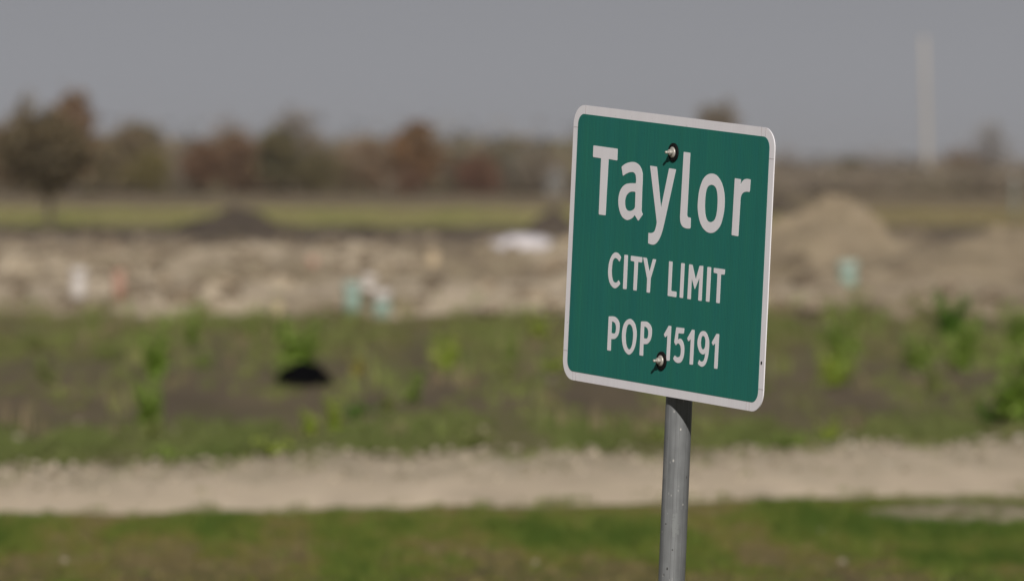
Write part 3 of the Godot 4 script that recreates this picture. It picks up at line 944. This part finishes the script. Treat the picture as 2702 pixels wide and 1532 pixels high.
func stake(label: String, x: float, z: float, h: float, ribbon: Material, lean: float, w := 0.045) -> void:
	var o := thing("survey_stake", label, "stake", on_land(x, z, -0.08), rng.randf_range(-0.5, 0.5), "survey stakes on the bare dirt")
	o.rotation.z = lean
	var st := SurfaceTool.new()
	st.begin(Mesh.PRIMITIVE_TRIANGLES)
	tube(st, [Vector3.ZERO, Vector3(0, h * 0.96, 0), Vector3(0, h, 0)], [w * 0.5, w * 0.5, w * 0.36], 4)
	st.generate_normals()
	part("lath", st.commit(), M.lath, o)
	var rb := SurfaceTool.new()
	rb.begin(Mesh.PRIMITIVE_TRIANGLES)
	tube(rb, [Vector3(0, h * 0.30, 0), Vector3(0.01, h * 0.6, 0.01), Vector3(0, h * 0.99, 0)], [w * 0.7, w * 0.85, w * 0.75], 6)
	rb.generate_normals()
	part("ribbon", rb.commit(), ribbon, o)


# a crumpled sheet or bag: a lump with folds, flat underneath
func crumple(w: float, h: float, deep: float, sd: int, folds: float) -> ArrayMesh:
	var nz := FastNoiseLite.new()
	nz.seed = sd
	nz.frequency = 1.0
	nz.noise_type = FastNoiseLite.TYPE_SIMPLEX
	nz.fractal_type = FastNoiseLite.FRACTAL_RIDGED
	nz.fractal_octaves = 3
	var st := SurfaceTool.new()
	st.begin(Mesh.PRIMITIVE_TRIANGLES)
	var rows := 16
	var sides := 32
	var g := []
	for i in rows + 1:
		var ring := []
		var e := PI * 0.5 * i / rows
		for k in sides:
			var a := TAU * k / sides
			var n := Vector3(cos(a) * cos(e), sin(e), sin(a) * cos(e))
			var f := 1.0 + folds * nz.get_noise_3d(n.x * 1.6, n.y * 1.6, n.z * 1.6 + sd)
			ring.append(Vector3(n.x * w * 0.5 * f, n.y * h * f, n.z * deep * 0.5 * f))
		g.append(ring)
	for i in rows:
		for k in sides:
			var j := (k + 1) % sides
			tri(st, g[i][k], g[i + 1][k], g[i][j])
			tri(st, g[i][j], g[i + 1][k], g[i + 1][j])
	st.generate_normals()
	return st.commit()


func build_site_things() -> void:
	pipe_stub("pipe_stub", "taller pale green plastic pipe stub, left one of the pair", -2.326, -132.653, 0.523, 0.122, M.green_pvc, M.green_cap, 0.020, "green plastic pipe stubs on the building ground")
	pipe_stub("pipe_stub", "shorter pale green plastic pipe stub with a light top, right one of the pair", -1.883, -131.313, 0.426, 0.127, M.green_pvc, M.white_pvc, -0.020, "green plastic pipe stubs on the building ground")
	pipe_stub("pipe_stub", "pale green plastic pipe stub standing alone right of the road sign", 5.768, -155.689, 0.573, 0.157, M.green_pvc, M.green_cap, 0.020, "green plastic pipe stubs on the building ground")
	pipe_stub("white_pipe", "white plastic pipe standing at the left, beside the orange ribbon stake", -6.753, -141.304, 0.620, 0.118, M.white_pvc, M.white_pvc, -0.030, "white plastic pipe stubs")
	pipe_stub("white_pipe", "white pipe stub leaning behind the pair of green pipes", -2.458, -150.725, 0.436, 0.106, M.white_pvc, M.white_pvc, -0.250, "white plastic pipe stubs")
	stake("survey stake wrapped in orange ribbon, right of the white pipe", -6.049, -139.785, 0.674, M.orange_dull, 0.02, 0.123)
	stake("short stake with faded orange ribbon above the green pipes", -4.140, -191.176, 0.302, M.orange_dull, 0.30, 0.151)
	stake("bare pale wooden stake at the front of the dirt, left of the black bag", -3.250, -126.300, 0.365, M.lath, 0.03, 0.111)
	stake("bare wooden stake right of the green pipes", -1.588, -179.310, 0.550, M.lath, -0.04, 0.157)
	var w := part("white_sheeting", crumple(1.722, 0.365, 1.216, 6, 0.2), M.white_sheet, self)
	w.position = on_land(0.284, -231.111, -0.02)
	tag(w, "crumpled white sheeting heaped on the dirt left of the road sign", "sheeting")
	var v := part("white_sheeting", crumple(0.619, 0.442, 0.530, 16, 0.25), M.grey_sheet, self)
	v.position = on_land(6.079, -201.550, 0.0)
	tag(v, "small greyish white sheeting at the foot of the tall pale gravel heap", "sheeting")
	var b := part("plastic_bag", crumple(0.521, 0.212, 0.326, 3, 0.34), M.black_plastic, self)
	b.position = on_land(-2.125, -92.835, -0.01)
	tag(b, "crumpled black plastic bag lying among the green weeds", "plastic bag")


# ------------------------------------------------------------------ weeds

func weed_mesh(sd: int, h: float, w: float, stems: int, leaves: int, leaf: float, c0: Color, c1: Color) -> Array:
	var r := RandomNumberGenerator.new()
	r.seed = sd
	var wood := SurfaceTool.new()
	wood.begin(Mesh.PRIMITIVE_TRIANGLES)
	var st := SurfaceTool.new()
	st.begin(Mesh.PRIMITIVE_TRIANGLES)
	for i in stems:
		var a := r.randf() * TAU
		var out := Vector3(cos(a), 0, sin(a)) * w * 0.5 * sqrt(r.randf_range(0.05, 1.5))
		var hh := h * r.randf_range(0.35, 1.0)
		var mid := out * 0.45 + Vector3(0, hh * 0.55, 0)
		var tip := out + Vector3(0, hh, 0)
		tube(wood, [out * 0.12, mid, tip], [0.006, 0.0045, 0.002], 4, false)
		for k in leaves / stems:
			var t := r.randf_range(0.12, 1.0)
			var p := (out * 0.12).lerp(mid, t * 2.0) if t < 0.5 else mid.lerp(tip, t * 2.0 - 1.0)
			var b := r.randf() * TAU
			var dir := Vector3(cos(b), r.randf_range(-0.1, 0.8), sin(b)).normalized()
			var across := dir.cross(Vector3.UP).normalized()
			var len := leaf * r.randf_range(0.6, 1.3) * (1.15 - 0.55 * t)
			var c := c0.lerp(c1, r.randf()) * r.randf_range(1.4, 2.4)
			c.a = 1.0
			st.set_color(c)
			var droop := Vector3(0, -len * 0.25, 0)
			var m := p + dir * len * 0.5
			var e := p + dir * len + droop
			tri(st, p, m + across * len * 0.27, e)
			tri(st, p, e, m - across * len * 0.27)
	wood.generate_normals()
	st.generate_normals()
	return [wood.commit(), st.commit()]


func weed(called: String, label: String, x: float, z: float, h: float, w: float, tone: int, lush: float) -> void:
	var tones := [
		[Color(0.165, 0.240, 0.046), Color(0.215, 0.270, 0.068)],    # fresh green
		[Color(0.240, 0.300, 0.045), Color(0.300, 0.340, 0.070)],    # yellow green
		[Color(0.070, 0.145, 0.018), Color(0.105, 0.190, 0.028)],    # dark green
		[Color(0.180, 0.205, 0.060), Color(0.220, 0.235, 0.085)],    # dull green
		[Color(0.340, 0.300, 0.085), Color(0.280, 0.260, 0.080)],    # straw yellow
	]
	var o := thing(called, label, "weed", on_land(x, z, -0.02), 0.0, "weeds in the rough field")
	var stems := int(clampf(w / 0.03, 5.0, 16.0))
	var got := weed_mesh(int(absf(x) * 91.0 + absf(z) * 13.0), h, w, stems, int(260 * lush), clampf(h * 0.20, 0.07, 0.13), tones[tone][0], tones[tone][1])
	part("stem", got[0], M.stem, o)
	part("foliage", got[1], M.leaf, o)


func build_weeds() -> void:
	weed("tall_weed", "fresh green weed at the back of the field, below the pale caliche lump", -3.904, -111.028, 0.623, 0.280, 0, 0.64)
	weed("tall_weed", "tall fresh green weed, upper of two in line left of the black bag", -3.738, -95.157, 0.709, 0.334, 0, 1.60)
	weed("tall_weed", "bushy bright green weed, lower of two in line left of the black bag", -3.119, -78.356, 0.498, 0.335, 0, 1.60)
	weed("low_weed", "yellowish low weed below the two tall green ones", -2.980, -74.519, 0.212, 0.245, 3, 0.56)
	weed("tall_weed", "dull green weed at the back of the field, left of the bare pale stake", -3.347, -115.859, 0.498, 0.483, 3, 0.80)
	weed("tall_weed", "wide bright green weed standing over the black plastic bag", -2.281, -97.778, 0.772, 0.589, 0, 2.24)
	weed("low_weed", "bright green sprig on the left shoulder of the black plastic bag", -2.386, -95.157, 0.375, 0.261, 0, 0.64)
	weed("tall_weed", "fresh green weed standing midway between the black bag and the tall left weed", -3.371, -99.607, 0.258, 0.306, 0, 0.64)
	weed("tall_weed", "yellow green weed just below the black plastic bag", -1.486, -76.664, 0.437, 0.218, 1, 0.80)
	weed("tall_weed", "second yellow green weed, further left below the black bag", -1.684, -75.899, 0.280, 0.200, 1, 0.72)
	weed("low_weed", "dark green clump right of the yellow green weeds", -1.373, -80.732, 0.184, 0.372, 2, 1.20)
	weed("tall_weed", "straw yellow weed right of the black plastic bag", -1.650, -96.015, 0.366, 0.221, 4, 0.64)
	weed("tall_weed", "slender green weed in the middle of the field", -0.957, -85.943, 0.452, 0.264, 0, 0.72)
	weed("low_weed", "small green weed close right of the slender one", -1.128, -83.256, 0.237, 0.228, 3, 0.56)
	weed("tall_weed", "bright yellow green weed midway between bag and road sign", -0.723, -98.684, 0.562, 0.411, 1, 1.52)
	weed("low_weed", "dark green weed right of the bright yellow green one", -0.525, -100.547, 0.309, 0.331, 2, 0.48)
	weed("tall_weed", "dark topped green weed left of the road sign", -0.032, -103.477, 0.377, 0.352, 0, 0.72)
	weed("low_weed", "dull weed just below the dark topped one", -0.079, -95.157, 0.292, 0.313, 3, 0.56)
	weed("tall_weed", "tall yellow green weed touching the left edge of the road sign", 0.345, -115.859, 0.498, 0.406, 1, 0.80)
	weed("tall_weed", "yellow green weed hiding behind the lower left edge of the road sign", 0.467, -98.684, 0.346, 0.379, 1, 0.72)
	weed("tall_weed", "bushy green weed below the lone green pipe", 3.500, -96.888, 0.828, 0.531, 0, 1.92)
	weed("tall_weed", "dull green weed close right of the lone green pipe", 4.610, -121.129, 0.664, 0.398, 3, 0.64)
	weed("tall_weed", "yellow green weed at the foot of the bushy one under the lone pipe", 3.227, -91.088, 0.499, 0.319, 1, 0.80)
	weed("tall_weed", "big dark green bush-like weed, second from the right side of the view", 5.592, -115.859, 0.686, 0.794, 2, 2.56)
	weed("tall_weed", "bright green weed in front of the big dark one", 4.850, -98.684, 0.606, 0.541, 0, 1.92)
	weed("tall_weed", "wide yellow green weed left of the big dark one", 4.396, -98.684, 0.528, 0.622, 0, 1.76)
	weed("low_weed", "low dull weed below the wide yellow green one", 4.166, -89.556, 0.373, 0.393, 3, 0.72)
	weed("tall_weed", "large bright green weed at the right side of the view", 4.421, -79.526, 0.819, 0.479, 0, 3.20)
	weed("tall_weed", "green weed behind the large one at the right side of the view", 6.084, -108.761, 0.668, 0.566, 0, 1.76)
	weed("low_weed", "dark low clump at the foot of the large right weed", 4.217, -79.764, 0.273, 0.415, 2, 2.08)
	weed("low_weed", "pale yellow green weed near the road, right of the signpost", 2.549, -73.796, 0.233, 0.243, 1, 0.80)
	weed("low_weed", "green weed near the road below the road sign", 2.244, -72.490, 0.159, 0.278, 0, 0.56)
	weed("low_weed", "green clump at the roadside, left of the signpost", 1.152, -73.796, 0.168, 0.364, 3, 0.72)
	weed("low_weed", "green roadside clump below the middle of the field", -0.333, -72.987, 0.208, 0.440, 3, 0.80)
	weed("low_weed", "bright green roadside clump below the two yellow green weeds", -1.846, -70.893, 0.202, 0.389, 1, 0.56)
	weed("low_weed", "green roadside clump at the left end of the road", -2.672, -70.532, 0.155, 0.425, 0, 0.64)
	weed("low_weed", "dull weed at the left side of the field", -4.771, -93.487, 0.369, 0.461, 3, 0.64)
	weed("low_weed", "olive weed at the back left corner of the field", -5.693, -108.761, 0.381, 0.656, 3, 0.72)
	weed("low_weed", "olive weed left of the tall green pair", -4.645, -104.493, 0.366, 0.515, 3, 0.64)


# ------------------------------------------------------------------ stones

func stone_mesh(sd: int) -> ArrayMesh:
	var nz := FastNoiseLite.new()
	nz.seed = sd
	nz.frequency = 0.9
	nz.fractal_octaves = 3
	var st := SurfaceTool.new()
	st.begin(Mesh.PRIMITIVE_TRIANGLES)
	var g := []
	for i in 9:
		var ring := []
		var e := PI * (i / 8.0 - 0.5)
		for k in 14:
			var a := TAU * k / 14
			var n := Vector3(cos(a) * cos(e), sin(e), sin(a) * cos(e))
			var f := 0.5 * (1.0 + 0.55 * nz.get_noise_3dv(n))
			ring.append(n * f * Vector3(1.15, 0.78, 1.0))
		g.append(ring)
	for i in 8:
		for k in 14:
			var j := (k + 1) % 14
			for v in [g[i][k], g[i][j], g[i + 1][k], g[i][j], g[i + 1][j], g[i + 1][k]]:
				var c := 0.92 + 0.14 * nz.get_noise_3dv(v * 6.0)
				st.set_color(Color(c, c, c, 1.0))
				st.add_vertex(v)
	st.generate_normals()
	return st.commit()


func build_stones() -> void:
	var shapes := []
	for i in 5:
		shapes.append(stone_mesh(40 + i))
	var tones := []
	for c in [[0.42, 0.36, 0.27], [0.30, 0.25, 0.18], [0.52, 0.455, 0.38]]:
		tones.append(mat(lin(c[0], c[1], c[2]), 0.9, 0.0, true))
	# loose gravel on the road and broken earth on the building ground
	scatter("road_gravel", "loose pale gravel and small clods on the dirt road", "gravel", shapes[1], 1300, func():
		var x := rng.randf_range(-9.0, 9.0)
		var t := 1.0 - absf(rng.randfn()) * 0.30
		var d := lerpf(road_near(x), road_far(x), clampf(t, -0.04, 1.06) if t > -0.1 else rng.randf())
		var s := rng.randf_range(0.018, 0.06)
		var c := Color(0.46, 0.39, 0.30).lerp(Color(0.20, 0.165, 0.115), rng.randf())
		return [Transform3D(Basis.from_euler(Vector3(0, rng.randf() * TAU, 0)).scaled(Vector3.ONE * s), on_land(x, -d, 0.02 + s * 0.2)), c], M.stone)
	scatter("earth_clods", "broken clods of pale and brown earth over the bare dirt", "clods", shapes[3], 800, func():
		var x := rng.randf_range(-24.0, 24.0)
		if x > 3.5 and rng.randf() < 0.6:
			x -= 16.0
		var d := rng.randf_range(132.0, 250.0)
		var s := rng.randf_range(0.08, 0.26) * (1.6 if rng.randf() < 0.12 else 1.0)
		var c := Color(0.36, 0.29, 0.205).lerp(Color(0.13, 0.10, 0.068), sqrt(rng.randf()))
		return [Transform3D(Basis.from_euler(Vector3(0, rng.randf() * TAU, 0)).scaled(Vector3(s * 1.5, s, s * 1.5)), on_land(x, -d, 0.08 + s * 0.15)), c], M.stone)
	var n := 0
	for s in STONES:
		var o := part("stone", shapes[n % 5], tones[s[3]], self)
		n += 1
		var size: float = s[2] * 0.72
		o.position = on_land(s[0], s[1], size * 0.22)
		o.rotation = Vector3(0.1 * n, 1.7 * n, 0.0)
		o.scale = Vector3.ONE * size
		tag(o, s[4], "stone", "pale stones lying about")


const STONES := [
	[-4.362, -89.556, 0.059, 1, "small pale stone in the brown field, upper left"],
	[-3.800, -79.526, 0.070, 1, "pale stone in the brown field at the left"],
	[-2.837, -76.664, 0.067, 1, "pale stone left of the green roadside clump at the left"],
	[-1.165, -77.220, 0.081, 0, "round pale stone near the road, below the yellow green weeds"],
	[-1.855, -72.195, 0.085, 0, "pale stone by the far road edge, below the black bag"],
	[0.772, -79.289, 0.094, 0, "pale stone near the road just left of the signpost"],
	[0.899, -72.195, 0.095, 1, "greyish stone on the far road edge left of the signpost"],
	[2.733, -72.987, 0.096, 2, "whitish stone on the far road edge right of the signpost"],
	[4.162, -74.519, 0.098, 2, "white stone on the far road edge at the right side of the view"],
	[3.052, -61.653, 0.068, 2, "white stone in the grass at the lower right"],
	[3.265, -61.242, 0.064, 0, "pale stone right of the white stone in the lower right grass"],
	[2.002, -58.699, 0.067, 0, "flat pale stone in the grass right of the signpost"],
	[1.978, -54.359, 0.060, 1, "pale stone in the dry grass at the bottom, right of the signpost"],
	[0.137, -53.723, 0.061, 1, "pale stone in the dry grass at the bottom, left of the signpost"],
	[-2.673, -54.252, 0.059, 1, "dull stone in the grass at the lower left"],
	[2.849, -68.985, 0.073, 2, "pale stone lying on the road at the right"],
	[-3.426, -68.304, 0.072, 2, "pale stone lying on the road at the left end"],
	[0.418, -94.315, 0.083, 1, "dull stone in the middle of the field left of the road sign"],
	[-0.242, -76.664, 0.074, 1, "reddish dull stone below the middle of the field"],
	[-4.036, -74.001, 0.143, 0, "pale flat stone at the far left road edge"],
	[4.659, -106.159, 0.093, 1, "grey stone in the weeds at the right"],
]

# ------------------------------------------------------------------ grass

func tuft(blades: int, spread: float, tall: float, wide: float, flop: float) -> ArrayMesh:
	var st := SurfaceTool.new()
	st.begin(Mesh.PRIMITIVE_TRIANGLES)
	for i in blades:
		var a := rng.randf() * TAU
		var root := Vector3(rng.randfn(), 0, rng.randfn()) * spread
		root.y = -0.01
		var out := Vector3(cos(a), 0, sin(a)) * tall * flop * rng.randf_range(0.2, 1.0)
		var h := tall * rng.randf_range(0.5, 1.0)
		var side := Vector3(-sin(a), 0, cos(a)) * wide
		var mid := root + out * 0.35 + Vector3(0, h * 0.6, 0)
		var tip := root + out + Vector3(0, h, 0)
		var c := rng.randf_range(0.8, 1.2)
		st.set_color(Color(c, c, c * 0.95, 1.0))
		tri(st, root - side, root + side, mid + side * 0.7)
		tri(st, root - side, mid + side * 0.7, mid - side * 0.7)
		tri(st, mid - side * 0.7, mid + side * 0.7, tip)
	st.generate_normals()
	return st.commit()


func green_mix(p: float, q: float) -> Color:
	# p: patch noise 0..1, from dry straw to deep green
	var c := Color(0.178, 0.142, 0.062)
	c = c.lerp(Color(0.155, 0.142, 0.036), smoothstep(0.18, 0.38, p))
	c = c.lerp(Color(0.105, 0.132, 0.022), smoothstep(0.38, 0.60, p))
	c = c.lerp(Color(0.055, 0.092, 0.012), smoothstep(0.66, 0.98, p))
	return c * (0.78 + 0.44 * q)


func build_grass() -> void:
	var short := tuft(11, 0.028, 0.060, 0.0022, 0.55)
	var leafy := tuft(12, 0.045, 0.085, 0.0060, 0.9)
	# verge between the sign and the road
	scatter("verge_grass", "short mown grass with dry brown patches between sign and dirt road", "grass", short, 60000, func():
		var x := rng.randf_range(-7.0, 7.0)
		var edge := road_near(x)
		var d := edge + 0.15 - absf(rng.randfn()) * 6.5
		if d < 40.0:
			d = rng.randf_range(46.0, edge)
		var v := verge(x, d, edge)
		if edge - d < 1.6 and rng.randf() < 0.5:
			v *= 0.35
		if Vector2((x - 3.114) / 0.8, (d - 61.447) / 1.5).length() < 1.0 and rng.randf() < 0.7:
			d -= 6.0
		var s := rng.randf_range(0.6, 1.15) * lerpf(0.5, 1.15, v)
		return [Transform3D(Basis(Vector3.UP, rng.randf() * TAU).scaled(Vector3.ONE * s), on_land(x, -d)), green_mix(v, rng.randf())], M.grass)
	# leafier clumps standing out of the verge
	scatter("verge_clumps", "broader leaved green clumps and dry stems in the mown verge", "grass", leafy, 5200, func():
		var x := rng.randf_range(-7.0, 7.0)
		var edge := road_near(x)
		var d := rng.randf_range(44.0, edge + 0.2)
		var v := verge(x, d, edge)
		var s := rng.randf_range(0.35, 1.15) * lerpf(0.5, 1.0, v)
		var c := Color(0.150, 0.175, 0.036).lerp(Color(0.060, 0.105, 0.014), rng.randf())
		if rng.randf() > v + 0.25:
			c = Color(0.26, 0.205, 0.105).lerp(Color(0.15, 0.13, 0.04), rng.randf())
		return [Transform3D(Basis(Vector3.UP, rng.randf() * TAU).scaled(Vector3.ONE * s), on_land(x, -d)), c * rng.randf_range(0.8, 1.25)], M.grass)
	# the far side of the road
	scatter("roadside_grass", "green leafy ground cover along the far edge of the dirt road", "grass", leafy, 15000, func():
		var x := rng.randf_range(-9.0, 9.0)
		var d := road_far(x) - 0.1 + absf(rng.randfn()) * 3.6
		var p := n_patch.get_noise_2d(x * 1.5, d * 0.1) * 0.75 + 0.5
		var s := rng.randf_range(0.4, 1.1) * lerpf(0.25, 1.2, smoothstep(0.3, 0.7, p))
		return [Transform3D(Basis(Vector3.UP, rng.randf() * TAU).scaled(Vector3.ONE * s), on_land(x, -d)), Color(0.155, 0.150, 0.062).lerp(Color(0.118, 0.155, 0.038), clampf(p, 0.0, 1.0)) * rng.randf_range(0.8, 1.2)], M.grass)
	scatter("road_sprigs", "sprigs of grass and weed growing out over both edges of the dirt road", "grass", leafy, 1700, func():
		var x := rng.randf_range(-8.0, 8.0)
		var clump := n_fine.get_noise_2d(x * 2.2, 5.0)
		var d := road_far(x) - absf(rng.randfn()) * (1.3 + 2.0 * maxf(clump, 0.0))
		if rng.randf() < 0.35:
			d = road_near(x) + absf(rng.randfn()) * 0.6
		var s := rng.randf_range(0.2, 0.9) * smoothstep(-0.3, 0.3, clump)
		return [Transform3D(Basis(Vector3.UP, rng.randf() * TAU).scaled(Vector3.ONE * maxf(s, 0.1)), on_land(x, -d, 0.015)), Color(0.20, 0.185, 0.085).lerp(Color(0.115, 0.15, 0.036), rng.randf()) * rng.randf_range(0.8, 1.2)], M.grass)
	# low growth of the rough field, thick towards its back
	scatter("field_growth", "sparse low weeds and stubble over the brown field", "ground cover", leafy, 26000, func():
		var x := rng.randf_range(-17.0, 17.0)
		var t := rng.randf()
		var d := lerpf(76.0, 130.0, t)
		if rng.randf() < 0.55:
			d = rng.randf_range(100.0, 140.0)
		var p := n_patch.get_noise_2d(x * 1.5 + 20.0, d * 0.06) * 0.8 + 0.5
		var s := rng.randf_range(0.3, 1.5) * smoothstep(0.25, 0.75, p + (0.16 if d > 104.0 else -0.12))
		return [Transform3D(Basis(Vector3.UP, rng.randf() * TAU).scaled(Vector3.ONE * maxf(s, 0.05)), on_land(x, -d)), Color(0.165, 0.138, 0.066).lerp(Color(0.150, 0.178, 0.048), clampf(p * 1.3 - 0.25 + rng.randf_range(-0.3, 0.3), 0.0, 1.0)) * rng.randf_range(0.75, 1.15)], M.grass)
	# taller stalks standing singly over the field
	scatter("field_stalks", "thin upright green and straw coloured stalks over the brown field", "weeds", tuft(9, 0.05, 0.30, 0.010, 0.35), 2700, func():
		var x := rng.randf_range(-15.0, 15.0)
		var d := rng.randf_range(74.0, 142.0)
		var p := n_patch.get_noise_2d(x * 2.2 + 70.0, d * 0.08) * 0.8 + 0.5
		var s := rng.randf_range(0.25, 1.25) * smoothstep(0.30, 0.75, p)
		var c := Color(0.165, 0.215, 0.050).lerp(Color(0.235, 0.235, 0.085), rng.randf())
		if rng.randf() < 0.25:
			c = Color(0.26, 0.20, 0.12)
		return [Transform3D(Basis(Vector3.UP, rng.randf() * TAU).scaled(Vector3(s * 1.2, maxf(s, 0.06), s * 1.2)), on_land(x, -d)), c * rng.randf_range(0.65, 1.0)], M.grass)
	# meadow tufts
	scatter("meadow_grass", "yellow green grass on the field before the trees", "grass", tuft(14, 0.22, 0.28, 0.02, 0.5), 9000, func():
		var x := rng.randf_range(-50.0, 50.0)
		var d := rng.randf_range(332.0, 450.0)
		var p := n_patch.get_noise_2d(x * 0.3, d * 0.01) * 0.7 + 0.5
		var c := Color(0.215, 0.215, 0.080).lerp(Color(0.285, 0.245, 0.125), p).lerp(Color(0.24, 0.19, 0.105), smoothstep(6.0, 14.0, x) * 0.75)
		return [Transform3D(Basis(Vector3.UP, rng.randf() * TAU).scaled(Vector3.ONE * rng.randf_range(0.6, 1.2)), on_land(x, -d)), c * rng.randf_range(0.85, 1.15)], M.grass)


# how green the verge is at a spot
func verge(x: float, d: float, edge: float) -> float:
	var p := n_patch.get_noise_2d(x * 1.5 + 4.0, d * 0.10) * 0.75 + 0.5
	var back := edge - d
	var v := p + 0.16 * (1.0 - smoothstep(0.8, 4.6, absf(back - 3.2))) - 0.14 * smoothstep(4.6, 7.0, back)
	return clampf(v - 0.01 + 0.34 * n_fine.get_noise_2d(x * 2.4, d * 0.22) + 0.16 * n_fine.get_noise_2d(x * 6.0 + 90.0, d * 0.6), 0.0, 1.0)
